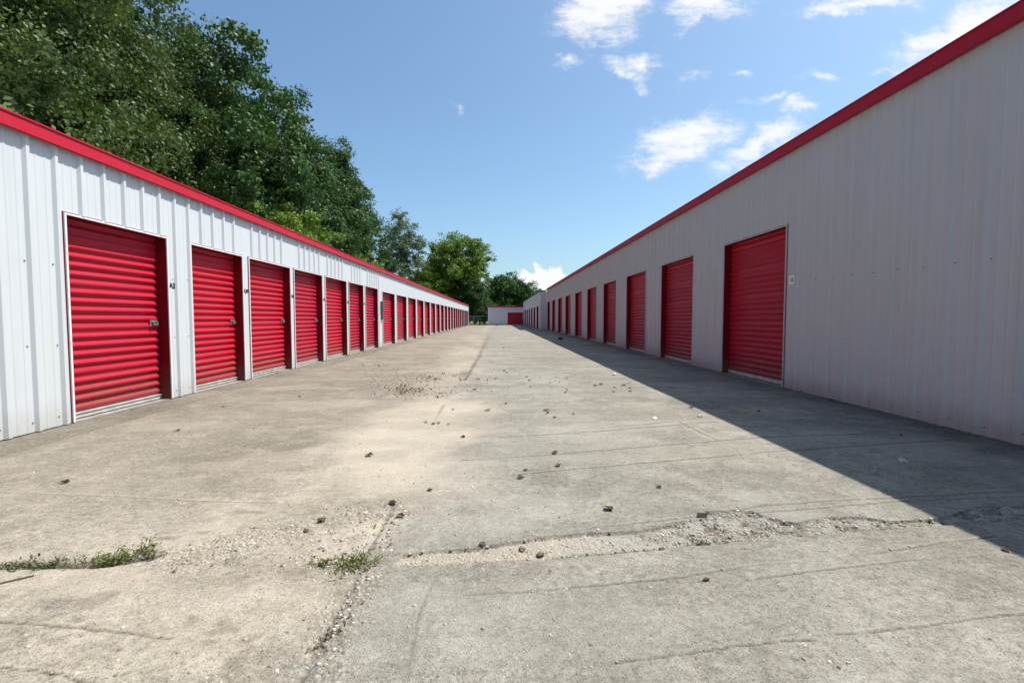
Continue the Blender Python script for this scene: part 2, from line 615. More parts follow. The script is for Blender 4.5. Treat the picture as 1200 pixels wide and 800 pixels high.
def crack(pts, w, strength=1.0, depth=.012, wob=True, halo=0.0, breakup=0.0, seed=0):
    global dark, H, pale
    d = polyline_distance(wx if wob else PX, wy if wob else PY, pts)
    wloc = w * (.55 + .9 * fbm(PX * 2.3, PY * 2.3, 40 + seed, 3))
    foot = np.maximum(wloc, PY * .0016 + PY ** 2 / 2600.0 * .5)         # never thinner than the sheet's own mesh
    k = np.exp(-(d / foot) ** 2) * np.clip(wloc / foot + .25, 0, 1)
    if breakup:
        k = k * sstep(breakup - .14, breakup + .14, fbm(PX * 1.5, PY * 1.5, 60 + seed, 4))
    dark = np.maximum(dark, k * strength)
    H = H - depth * k
    if halo:
        pale = np.maximum(pale, halo * np.exp(-(d / (w * 5)) ** 2) * (1 - k))

def ridge(pts, w, step=.006, strength=.45, light=.5, side=1, breakup=.0, seed=0):
    """a trowel line: a small step with a darker foot and a rubbed, paler lip"""
    global dark, H, pale
    d = polyline_distance(wx, wy, pts)
    w = w * .42
    strength = min(1.0, strength * 1.7)
    foot = np.maximum(w * (.6 + .8 * fbm(PX * 3.1, PY * 3.1, 90 + seed, 3)), PY * .0014 + PY ** 2 / 2900.0 * .5)
    k = np.exp(-(d / foot) ** 2) * np.clip(w / foot + .25, 0, 1)
    off = [(x, y + side * 2.2 * w) for x, y in pts]
    d2 = polyline_distance(wx, wy, off)
    l = np.exp(-(d2 / (foot * 1.7)) ** 2) * np.clip(w / foot + .25, 0, 1)
    if breakup:
        q = sstep(breakup - .12, breakup + .12, fbm(PX * 1.3, PY * 1.3, 80 + seed, 3))
        k, l = k * q, l * q
    dark = np.maximum(dark, k * strength)
    pale = np.maximum(pale, l * light)
    H = H - k * step + l * step * .5

# long joint down the aisle
crack(G((345, 812), (368, 775), (395, 715), (420, 672), (436, 640), (455, 603), (462, 590)), .018, .55, .010, breakup=.44)
crack(G((462, 590), (478, 556), (500, 506), (520, 474)), .02, .5, .005, breakup=.50, seed=3)
crack([gp(538, 443), (-.66, 9.2), (-.62, 14), (-.64, 24), (-.70, 40), (-.66, Y_END)], .030, .85, .012, breakup=.22, seed=4)
# broken strip across the right slab
strip_top = [(470, 650), (500, 645), (560, 640), (600, 634), (640, 628), (690, 623), (740, 622), (800, 612), (820, 599), (860, 597), (880, 598), (900, 606), (930, 612), (970, 606), (1010, 605), (1040, 610), (1080, 608), (1110, 605), (1130, 598), (1160, 592), (1230, 594)]
strip_low = [(462, 662), (560, 657), (640, 652), (720, 645), (830, 638), (1000, 621), (1130, 612), (1230, 606)]
poly = G(*strip_top) + G(*reversed(strip_low))
sel = (PY > 2.0) & (PY < 4.2)
ins = np.zeros_like(PX)
ins[sel] = inside(wx[sel], wy[sel], poly)
soft = np.exp(-(polyline_distance(wx, wy, poly + poly[:1]) / .03) ** 2)
rub = np.maximum(rub, ins * (.35 + .65 * sstep(.3, .5, fbm(PX * 5, PY * 5, 21, 3))))
right_half = sstep(.5, 1.3, PX + (fbm(PX * 3, PY * 3, 24, 3) - .5) * .8)
chip = fbm(PX * 15, PY * 22, 22, 4)
chip2 = np.abs(fbm(PX * 11, PY * 17, 27, 3) - .5) * 2
H = H - ins * .016 + ins * (chip - .5) * (.014 + .030 * right_half)
dark = np.maximum(dark, ins * right_half * (sstep(.08, .02, chip2) * .70 + sstep(.48, .36, chip) * .25))
pale = np.maximum(pale, ins * (.75 * (1 - right_half) + .85 * right_half * sstep(.45, .58, chip)))
rub = rub * (1 - ins * .45 * (1 - right_half))
tanm = np.maximum(tanm, ins * sstep(.9, -.1, PX) * .8)
crack(G((470, 661), (560, 657), (640, 652), (720, 645), (775, 641)), .015, 1.0, .018, wob=False)
crack(G((775, 641), (830, 638), (1000, 621), (1130, 612), (1230, 606)), .010, .55, .008, breakup=.45)
crack(G(*strip_top[1:8]), .009, .45, .006, breakup=.40, seed=2)
crack(G(*strip_top[8:]), .009, .40, .006, breakup=.38, seed=7)
# the same joint on the left, overgrown
crack(G((-40, 668), (0, 664), (60, 662), (120, 661), (150, 657), (182, 651)), .026, 1.0, .022)
crack(G((182, 651), (230, 644), (262, 640)), .012, .5, .008, breakup=.4, seed=5)
crack(G((195, 662), (260, 662), (320, 664), (372, 663)), .010, .5, .006, breakup=.42, seed=6)
lpoly = G((176, 656), (225, 640), (300, 620), (360, 606), (415, 590), (470, 588), (468, 620), (440, 650), (425, 690), (395, 680), (375, 664), (300, 664), (190, 664))
inl = np.zeros_like(PX)
sel = (PY > 1.6) & (PY < 5.0)
inl[sel] = inside(wx[sel] + (fbm(PX[sel] * 4, PY[sel] * 4, 33, 3) - .5) * .35, wy[sel] + (fbm(PX[sel] * 4, PY[sel] * 4, 34, 3) - .5) * .35, lpoly)
rub = np.maximum(rub, inl * sstep(.40, .56, fbm(PX * 4.2, PY * 4.2, 35, 4)) * .95)
H = H + inl * (fbm(PX * 24, PY * 24, 36, 3) - .5) * .020
pale = np.maximum(pale, inl * sstep(.58, .70, fbm(PX * 2.6, PY * 2.6, 37, 3)) * .8)
# gravelly seam filling below it
d = polyline_distance(wx, wy, G((372, 790), (395, 728), (415, 690), (432, 655)))
seam = sstep(.16, .03, d + (fbm(PX * 9, PY * 9, 38, 3) - .5) * .12)
rub = np.maximum(rub, seam * .8)
dark = np.maximum(dark, seam * .30 * sstep(.45, .6, fbm(PX * 11, PY * 11, 39, 3)))
# sediment washed over the joint, and pale wear
sed = sstep(1.05, .25, np.hypot((PX + .80) / 1.05, (PY - 5.4) / 3.3) + (fbm(PX * 1.8, PY * 1.8, 44, 4) - .5) * .9)
pale = np.maximum(pale, sed * .95)
tanm = np.maximum(tanm, sed * .85)
rub = rub * (1 - .5 * sed)
sed2 = sstep(1.0, .4, np.hypot((PX + 1.1) / .85, (PY - 14.0) / 6.0) + (fbm(PX * 1.4, PY * .8, 45, 4) - .5) * 1.0)
pale = np.maximum(pale, sed2 * .6)
patch = fbm(PX * 1.1 + 3, PY * 1.7, 48, 5)
pale = np.maximum(pale, sstep(.54, .66, patch) * .42)
dark = np.maximum(dark, sstep(.46, .34, patch) * .17)
spots = fbm(PX * 6.5, PY * 8.5, 49, 4)
dark = np.maximum(dark, sstep(.66, .76, spots) * .34 * sstep(.42, .6, fbm(PX * .7, PY * .7, 47, 3)))
bands = fbm(PX * .35 + PY * .12, PY * 1.5, 50, 4)
pale = np.maximum(pale, sstep(.55, .72, bands) * .42)
dark = np.maximum(dark, sstep(.56, .76, fbm(PX * .55, PY * 1.2, 51, 5)) * .16)
# trowel lines and joints of the right slab
ridge(G((545, 696), (640, 690), (780, 678), (880, 663), (990, 653), (1090, 637), (1165, 628)), .013, breakup=.32)
ridge(G((700, 694), (850, 683), (930, 671), (1000, 663), (1060, 656), (1210, 646)), .011, breakup=.42, seed=1)
ridge(G((556, 787), (640, 781), (700, 777), (760, 770), (850, 758), (955, 748)), .012, breakup=.36, seed=2)
ridge(G((620, 800), (760, 789), (900, 782), (1010, 770)), .010, breakup=.46, seed=3)
ridge(G((980, 742), (1080, 733), (1210, 716)), .011, breakup=.42, seed=4)
ridge(G((1000, 790), (1100, 776), (1210, 764)), .012, breakup=.42, seed=5)
ridge(G((690, 618), (800, 607), (900, 591), (1010, 584), (1120, 579), (1220, 573)), .013, light=.6)
ridge(G((760, 616), (860, 603), (930, 597), (1050, 587), (1220, 581)), .011, light=.5, breakup=.35, seed=6)
for k, (a, s) in enumerate(((((585, 512), (700, 505), (800, 497), (840, 494)), .6), (((540, 539), (640, 533), (780, 521), (895, 512), (1020, 507)), .75),
                            (((600, 556), (700, 547), (860, 533), (900, 529), (1120, 514)), .8), (((700, 502), (820, 491), (900, 487), (1000, 486)), .5),
                            (((640, 480), (760, 478), (820, 476)), .4))):
    ridge(G(*a), .016, strength=s, light=.7, breakup=.26, seed=10 + k)
crack(G((796, 494), (815, 504), (842, 516)), .012, .5, .006, halo=.75)
crack(G((846, 518), (862, 528), (872, 538)), .010, .25, .004, halo=.6)
ridge(G((474, 800), (484, 755), (495, 712), (508, 682), (514, 664)), .016, strength=.30, light=.45)
ridge(G((10, 577), (150, 582), (225, 587), (325, 589)), .014, strength=.35, light=.7, breakup=.25, seed=20)
ridge(G((60, 637), (120, 633), (200, 632)), .014, strength=.55, light=.3, breakup=.42, seed=21)
ridge(G((0, 730), (60, 733), (150, 741), (200, 748)), .012, strength=.5, light=.35, breakup=.40, seed=22)
ridge(G((0, 782), (60, 790), (110, 800)), .012, strength=.5, light=.35, breakup=.40, seed=23)
ridge(G((200, 615), (260, 604), (300, 600)), .012, strength=.4, light=.3, breakup=.45, seed=24)
for k, yj in enumerate((9.9, 13.2, 18.6, 26.0, 36.0, 48.0, 62.0)):
    crack([(-.6, yj), (4.9, yj + .12)], .018, .55, .006, halo=.2, breakup=.42, seed=20 + k)
    if k != 0:
        crack([(-4.3, yj + .7), (-.7, yj + .5)], .018, .5, .006, halo=.2, breakup=.46, seed=30 + k)
# strip beside the left row: a long joint, darker concrete beyond it
crack([(-4.27, -8), (-4.27, 20), (-4.30, 50), (-4.3, Y_END)], .016, .7, .010, breakup=.28, seed=50)
apron = sstep(-4.20, -4.34, PX + (fbm(PX * 3, PY * 1.2, 52, 3) - .5) * .14)
dark = np.maximum(dark, apron * (.36 + .26 * fbm(PX * 2, PY * .8, 53, 4)))
tanm = np.clip(tanm - apron * .25, 0, 1)
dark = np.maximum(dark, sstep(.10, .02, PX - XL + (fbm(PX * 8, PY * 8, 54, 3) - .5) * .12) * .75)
left_wear = sstep(-1.0, -2.2, PX + (fbm(PX * .8, PY * .6, 61, 4) - .5) * 1.8) * sstep(2.7, 3.6, PY + (fbm(PX * 1.1, PY * 1.1, 62, 3) - .5) * .8)
dark = np.maximum(dark, left_wear * (.18 + .26 * fbm(PX * 1.2, PY * 2.2, 63, 4)))
pale = np.maximum(pale, inl * .35)
corner_wear = sstep(.52, .62, fbm(PX * 1.5, PY * 2.2, 64, 5)) * sstep(2.6, 2.2, PY)
dark = np.maximum(dark, corner_wear * .16)
# mouldy foot of the right row
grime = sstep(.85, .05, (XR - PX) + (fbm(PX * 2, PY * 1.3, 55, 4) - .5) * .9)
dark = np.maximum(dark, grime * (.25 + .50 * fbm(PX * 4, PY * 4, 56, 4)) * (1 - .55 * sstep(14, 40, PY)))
right_shade = sstep(2.6, 3.4, PX + (fbm(PX * .9, PY * .9, 57, 4) - .5) * 1.0)  # warm brown shade tone painted into the slab where the row's shadow falls
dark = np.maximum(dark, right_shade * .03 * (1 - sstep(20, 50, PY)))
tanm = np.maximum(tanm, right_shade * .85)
# leaf stain
stain = sstep(1.0, .2, np.hypot((PX + 1.5) / 1.4, (PY - 14.0) / 2.6) + (fbm(PX * 2, PY * 1.2, 58, 4) - .5) * 1.1)
dark = np.maximum(dark, stain * .28)
dark = np.maximum(dark, .7 * np.exp(-(np.hypot((PX + .72) / .16, (PY - 10.2) / .55)) ** 2))

Zc = H.copy()
ny, nx = PX.shape
verts = np.stack([PX.ravel(), PY.ravel(), Zc.ravel()], 1)
idx = np.arange(nx * ny).reshape(ny, nx)
faces = np.stack([idx[:-1, :-1].ravel(), idx[:-1, 1:].ravel(), idx[1:, 1:].ravel(), idx[1:, :-1].ravel()], 1)
# thickness at the far and near ends
skirt_v, skirt_f = [], []
for row in (0, ny - 1):
    b0 = len(verts) + len(skirt_v)
    skirt_v += [(x, ys[row], -.12) for x in xs]
    for i in range(nx - 1):
        skirt_f.append((idx[row, i], idx[row, i + 1], b0 + i + 1, b0 + i))
verts = np.vstack([verts, np.array(skirt_v)])
faces = np.vstack([faces, np.array(skirt_f)])
me = np_mesh("concrete_driveway", verts, faces, [M["concrete"]], smooth=True)
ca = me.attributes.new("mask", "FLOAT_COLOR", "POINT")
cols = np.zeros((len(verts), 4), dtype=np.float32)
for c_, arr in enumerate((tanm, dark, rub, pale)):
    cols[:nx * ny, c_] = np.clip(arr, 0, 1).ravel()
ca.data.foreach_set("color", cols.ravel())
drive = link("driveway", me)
tag(drive, kind="structure")

def ground_z(x, y):
    j = int(np.clip(np.searchsorted(ys, y), 0, ny - 1))
    i = int(np.clip(np.searchsorted(xs, x), 0, nx - 1))
    return float(Zc[j, i])

# ------------------------------------------------------------------ roll-up doors
DEPTH = .145                       # how far the curtain sits behind the wall face

def make_door(w, h, trim, latch=True):
    """built facing +X, opening centred on y = 0, wall face at x = 0"""
    pitch, amp = .106, .0155
    z0, z1 = .085, h + .06
    n = int((z1 - z0) / pitch * 12)
    zs = [z0 + (z1 - z0) * i / n for i in range(n + 1)]
    b = MB()
    ycols = [-w / 2 + .004, -w / 4, 0, w / 4, w / 2 - .004]
    for z in zs:
        ph = (z - z0) / pitch
        k = int(ph)
        wv = math.cos(2 * math.pi * (ph - .5))
        prof = math.copysign(abs(wv) ** .75, wv)
        a = amp * (.62 if k % 5 == 4 else 1.0)
        for y in ycols:
            b.v.append((-DEPTH + a * prof, y, z))
    nc = len(ycols)
    for i in range(n):
        for j in range(nc - 1):
            b.f.append((i * nc + j, i * nc + j + 1, (i + 1) * nc + j + 1, (i + 1) * nc + j))
            b.m.append(0)
    door = b.build("roll_up_door", M["door_red"], smooth=True)
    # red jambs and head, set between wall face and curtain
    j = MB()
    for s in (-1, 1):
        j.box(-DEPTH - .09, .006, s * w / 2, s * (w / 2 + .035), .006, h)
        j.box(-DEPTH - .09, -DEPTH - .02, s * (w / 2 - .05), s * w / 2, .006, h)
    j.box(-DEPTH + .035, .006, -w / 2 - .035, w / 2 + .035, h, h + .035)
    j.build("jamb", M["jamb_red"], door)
    t = MB()
    for s in (-1, 1):
        t.box(.001, .022, s * (w / 2 + .002), s * (w / 2 + .024), .012, h + .018)
    t.box(.001, .024, -w / 2 - .026, w / 2 + .026, h + .002, h + .022)
    t.build("frame", trim, door)
    bt = MB()
    bt.box(-DEPTH - .012, -DEPTH + .016, -w / 2 + .006, w / 2 - .006, .022, .084)
    bt.box(-DEPTH - .016, -DEPTH + .030, -w / 2 + .006, w / 2 - .006, .074, .086)
    bt.build("bottom_bar", M["alu"], door)
    if latch:
        l = MB()
        yc, zc, x0 = w / 2 - .115, 1.135, -DEPTH + .012
        l.box(x0, x0 + .006, yc - .07, yc + .07, zc - .045, zc + .045)
        l.box(x0 + .006, x0 + .022, yc - .055, yc + .062, zc + .012, zc + .030)
        l.box(x0 + .006, x0 + .030, yc + .03, yc + .066, zc - .030, zc + .012)
        l.box(x0 + .006, x0 + .014, yc - .035, yc + .02, zc - .032, zc + .006, 1)
        l.tube([(x0 + .02, yc - .02, zc - .015), (x0 + .045, yc - .02, zc - .015)], .016, 8)
        l.build("latch", [M["steel"], M["dark_hole"]], door)
    return door

rng = random.Random(4)

def front_wall(name, n, x0, ya, yb, eave, openings, rib, phase, rib_h, mats, parent, origin, text_gap=()):
    """ribbed sheet wall along Y, facing n (+1 or -1 in X), with openings (y0, y1, top)"""
    prof = []
    k = math.ceil((ya - phase) / rib)
    y = phase + k * rib
    prof.append((ya, 0.0))
    def blocked(c):
        return any(o0 - .12 < c < o1 + .12 and (o1 - o0) < .34 for o0, o1 in text_gap)
    while y < yb - .06:
        if y > ya + .06 and not blocked(y):
            prof += [(y - .042, 0), (y - .017, rib_h), (y + .017, rib_h), (y + .042, 0)]
        for q in (1 / 3, 2 / 3):
            c = y + rib * q
            if ya + .05 < c < yb - .05 and not blocked(c):
                prof += [(c - .016, 0), (c - .006, .004), (c + .006, .004), (c + .016, 0)]
        y += rib
    prof.append((yb, 0.0))
    prof.sort()
    ysb = [p[0] for p in prof]
    offs = [p[1] for p in prof]
    cuts = sorted({c for o in openings for c in (o[0] - .012, o[1] + .012)})
    allp = sorted(set(ysb) | set(cuts))
    b = MB()
    def off(q):
        return float(np.interp(q, ysb, offs))
    for p, q in zip(allp[:-1], allp[1:]):
        if q - p < 1e-5:
            continue
        mid = (p + q) / 2
        zb = .014
        for o in openings:
            if o[0] - .013 < mid < o[1] + .013:
                zb = o[2] + .0225
        a, c = x0 + n * off(p), x0 + n * off(q)
        zm = (zb + eave) / 2
        b.quad((a, p, zb), (c, q, zb), (c, q, zm), (a, p, zm))
        b.quad((a, p, zm), (c, q, zm), (c, q, eave), (a, p, eave))
    # screw heads
    y = phase + math.ceil((ya - phase) / rib) * rib
    while y < min(yb, 24):
        for z in ((.11, .92, 1.80) if n > 0 else (.11, 1.80)):
            yy_ = y - .07 + rng.uniform(-.012, .012)
            zz = z + rng.uniform(-.012, .012)
            if any(o[0] - .09 < yy_ < o[1] + .09 and zz < o[2] + .08 for o in openings) or yy_ < ya + .05 or yy_ > yb - .05:
                continue
            b.tube([(x0 + n * .0005, yy_, zz), (x0 + n * .007, yy_, zz)], .0075, 6, 1)
        y += rib
    return b.build(name, [mats, M["screw"]], parent, origin=origin)

def building(label, n, x0, ya, yb, depth, eave, fascia_h, openings, panels, group=None, shell_mat=None, roof_rise=.45, fascia_mat=None, fascia_out=.075):
    """panels: list of (ya, yb, rib, phase, rib_h). Returns the Empty at the building's foot."""
    org = (x0, ya, 0.0)
    root = empty("storage_building", org)
    tag(root, label, "storage building", group)
    wall_top = eave - .012
    for (pa, pb, rib, ph, rh, mt) in panels:
        ops = [o for o in openings if o[0] >= pa - .01 and o[1] <= pb + .01]
        gaps = [(a[1], b_[0]) for a, b_ in zip(ops[:-1], ops[1:])]
        front_wall("wall", n, x0, pa, pb, wall_top, ops, rib, ph, rh, mt, root, org, gaps)
    shell_mat = shell_mat or panels[0][5]
    xb = x0 - n * depth
    s = MB()
    for ye, d in ((ya, -1), (yb, 1)):
        s.quad((x0 - n * .002, ye, 0.01), (xb, ye, 0.01), (xb, ye, wall_top), (x0 - n * .002, ye, wall_top))
        s.quad((x0 - n * .002, ye, wall_top), (xb, ye, wall_top), (xb, ye, wall_top + .001), ((x0 + xb) / 2, ye, wall_top + roof_rise - .012))
    s.quad((xb, ya, 0.01), (xb, yb, 0.01), (xb, yb, wall_top), (xb, ya, wall_top))
    s.build("end_wall", shell_mat, root, origin=org)
    f = MB()
    f.box(x0 - n * .012, xb + n * .02, ya + .01, yb - .01, -.10, .008)
    f.build("footing", M["footing"], root, origin=org)
    # lining behind the curtains keeps the inside dark
    li = MB()
    xi = x0 - n * (DEPTH + .30)
    li.quad((xi, ya, 0), (xi, yb, 0), (xi, yb, wall_top), (xi, ya, wall_top))
    li.build("lining", M["inner"], root, origin=org)
    r = MB()
    xm = (x0 + xb) / 2
    ov = .05
    zt = eave - .02
    for sx in (x0 + n * .02, xb - n * .05):
        r.quad((sx, ya - ov, zt), (sx, yb + ov, zt), (xm, yb + ov, zt + roof_rise), (xm, ya - ov, zt + roof_rise))
    r.build("roof", M["roof_sheet"], root, origin=org)
    fm = fascia_mat or M["trim_red"]
    fa = MB()
    # fascia in 6 m lengths with lapped joints
    y = ya - .06
    i = 0
    while y < yb + .06:
        ye = min(y + 6.1, yb + .06)
        o2 = fascia_out + (.003 if i % 2 else 0)
        fa.box(x0 + n * .034, x0 + n * o2, y + .001, ye - .001, eave - fascia_h, eave - .004)
        fa.box(x0 - n * .12, x0 + n * (o2 + .012), y + .001, ye - .001, eave - .0035, eave + .012)
        fa.box(x0 + n * .034, x0 + n * (o2 + .008), y + .001, ye - .001, eave - fascia_h - .012, eave - fascia_h - .0005)
        y = ye
        i += 1
    for ye in (ya - .062, yb + .048):
        fa.box(x0 - n * .02, xb, ye, ye + .012, eave - fascia_h, eave + .004)
    fa.build("roof_trim", [fm, M["white_trim"]], root, origin=org)
    for ye, d in ((ya, 1), (yb, -1)):
        co = MB()
        co.box(x0 + n * .001, x0 + n * .034, ye - d * .004, ye + d * .10, .014, eave - fascia_h - .002)
        co.box(x0 + n * .033, x0 - n * .10, ye - d * .006, ye - d * .002, .014, eave - fascia_h - .002)
        co.build("corner_trim", M["white_trim"], root, origin=org)
    return root, org

protos = {}

def add_doors(root, org, n, x0, openings, trim):
    for (a, b, top) in openings:
        w = round(b - a, 3)
        key = (round(w / .04), top, trim.name)
        if key not in protos:
            d = protos[key] = make_door(w, top, trim)
        else:
            d = copy_tree(protos[key])
            d.scale = (1, w / protos[key]["w"], 1) if "w" in protos[key] else (1, 1, 1)
        if "w" not in protos[key]:
            protos[key]["w"] = w
        d.parent = root
        d.location = (0, (a + b) / 2 - org[1], 0)
        d.rotation_euler = (0, 0, 0 if n > 0 else math.pi)
        if d.get("w") is not None and d is not protos[key]:
            del d["w"]

def unit_number(text, root, org, n, x, y, z, size=.125, plate=False):
    cu = bpy.data.curves.new("unit_number", "FONT")
    cu.body = text
    cu.size = size
    cu.align_x = "LEFT"
    cu.offset = .0035
    cu.extrude = .0006
    cu.materials.append(M["ink"])
    tmp = bpy.data.objects.new("unit_number", cu)
    C.objects.link(tmp)
    bpy.context.view_layer.update()
    me_ = bpy.data.meshes.new_from_object(tmp.evaluated_get(bpy.context.evaluated_depsgraph_get()))
    bpy.data.objects.remove(tmp)
    bpy.data.curves.remove(cu)
    me_.name = "unit_number"
    o = link("unit_number", me_)
    o.parent = root
    o.location = (x - org[0], y - org[1], z)
    o.rotation_euler = (R(90), 0, R(90) * n)
    return o

# left row
L = [(5.539, 7.150), (7.711, 9.203), (9.464, 11.274), (11.502, 13.297), (13.551, 15.389), (15.642, 17.287), (17.574, 19.330)]
L += [(20.14, 22.44)] + [(22.94 + 2.862 * k, 25.30 + 2.862 * k) for k in range(19)]
left_open = [(a, b, 2.37 if i < 7 else 2.31) for i, (a, b) in enumerate(L)]
left_open = [o for o in left_open if o[1] < 77.5]
left, lorg = building("long sunlit white metal storage row with many red roll-up doors below the tall trees", 1, XL, -5.5, 77.7, 6.2, 3.23, .128, left_open,
                      [(-5.5, 19.72, .319, 5.119, .030, M["white_panel"]), (19.72, 77.7, .3195, 19.6, .007, M["white_panel"])])
add_doors(left, lorg, 1, XL, left_open, M["white_trim"])
unit_number("A3", left, lorg, 1, XL + .0065, 7.196, 1.655, .112)
for t, i in (("A39", 1), ("A40", 2), ("A41", 3), ("A42", 4), ("A43", 5)):
    unit_number(t, left, lorg, 1, XL + .0045, left_open[i][1] + .040, 1.69, .105)
mb = MB()
mb.box(XL + .009, XL + .10, 19.80, 20.04, 1.52, 1.90)
mb.box(XL + .009, XL + .085, 19.83, 20.01, 1.14, 1.44)
mb.tube([(XL + .05, 19.92, 1.44), (XL + .05, 19.92, 1.52)], .022, 8)
mb.build("meter_box", M["grey_box"], left, origin=lorg)

# right row, near building
far_edges = [10.243, 14.211, 18.085, 22.05, 26.10, 30.22, 34.60, 38.85, 43.15, 47.36]
right_open = [(8.030, 10.243, 2.77), (11.882, 14.211, 2.77), (15.769, 18.085, 2.77)] + [(f - 2.34, f, 2.77) for f in far_edges[3:]]
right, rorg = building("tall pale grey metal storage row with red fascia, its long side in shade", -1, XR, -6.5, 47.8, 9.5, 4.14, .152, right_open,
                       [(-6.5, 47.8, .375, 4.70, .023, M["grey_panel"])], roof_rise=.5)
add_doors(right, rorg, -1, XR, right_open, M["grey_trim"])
sg = MB()
sg.box(XR - .003, XR - .007, 7.78, 7.93, 1.78, 1.92)
plate = sg.build("sign_plate", M["sign_white"], right, origin=rorg)
unit_number("15", right, rorg, -1, XR - .0085, 7.900, 1.815, .095)

# right row, farther building, standing a little further into the aisle
r2_open = [(49.45 + 4.45 * k, 51.8 + 4.45 * k, 2.42) for k in range(7)]
right2, r2org = building("pale metal storage row with narrow red doors, beyond the tall grey one", -1, XR2, 48.05, 79.2, 9.0, 3.80, .12, r2_open,
                         [(48.05, 79.2, .34, 48.4, .012, M["pale_panel"])], fascia_mat=M["white_trim"], fascia_out=.05)
add_doors(right2, r2org, -1, XR2, r2_open, M["grey_trim"])

# end building, closing the aisle: built facing -X like the others, then turned to face the camera
end_w = 14.0
end_open = [(8.15, 10.72, 2.12)]
endb, eorg = building("low dull white storage building across the far end of the aisle with one red door", -1, 0.0, 0.0, end_w, 7.0, 3.20, .20, end_open,
                      [(0.0, end_w, .34, .2, .012, M["pale_panel"])], roof_rise=.04)
add_doors(endb, eorg, -1, 0.0, end_open, M["white_trim"])
endb.rotation_euler = (0, 0, R(90))       # local -X becomes -Y, local +Y becomes -X
endb.location = (-1.72 + end_w, 79.6, 0.0)
# put its door where it stands: the row runs from its far corner back towards x = -1.72
for ch in endb.children:
    if ch.name.startswith("roll_up_door"):
        pass

# ------------------------------------------------------------------ trees
def leaf_quads(centers, normals_up, size, rs, aspect=.55, outward=None):
    n = len(centers)
    a = rs.normal(size=(n, 3))
    a[:, 2] -= .25
    a /= np.linalg.norm(a, axis=1)[:, None]
    nrm = rs.normal(size=(n, 3)) * .8
    nrm[:, 2] += normals_up
    if outward is not None:
        nrm = nrm * .62 + outward
    b = np.cross(nrm, a)
    b /= (np.linalg.norm(b, axis=1)[:, None] + 1e-6)
    L_ = (size * rs.uniform(.65, 1.3, n))[:, None]
    W_ = L_ * aspect
    up = np.cross(a, b)
    p0 = centers
    p1 = centers + a * L_ * .5 + b * W_ * .5 + up * L_ * .08
    p2 = centers + a * L_
    p3 = centers + a * L_ * .5 - b * W_ * .5 + up * L_ * .08
    v_ = np.stack([p0, p1, p2, p3], 1).reshape(-1, 3)
    f_ = np.arange(n * 4).reshape(-1, 4)
    return v_, f_

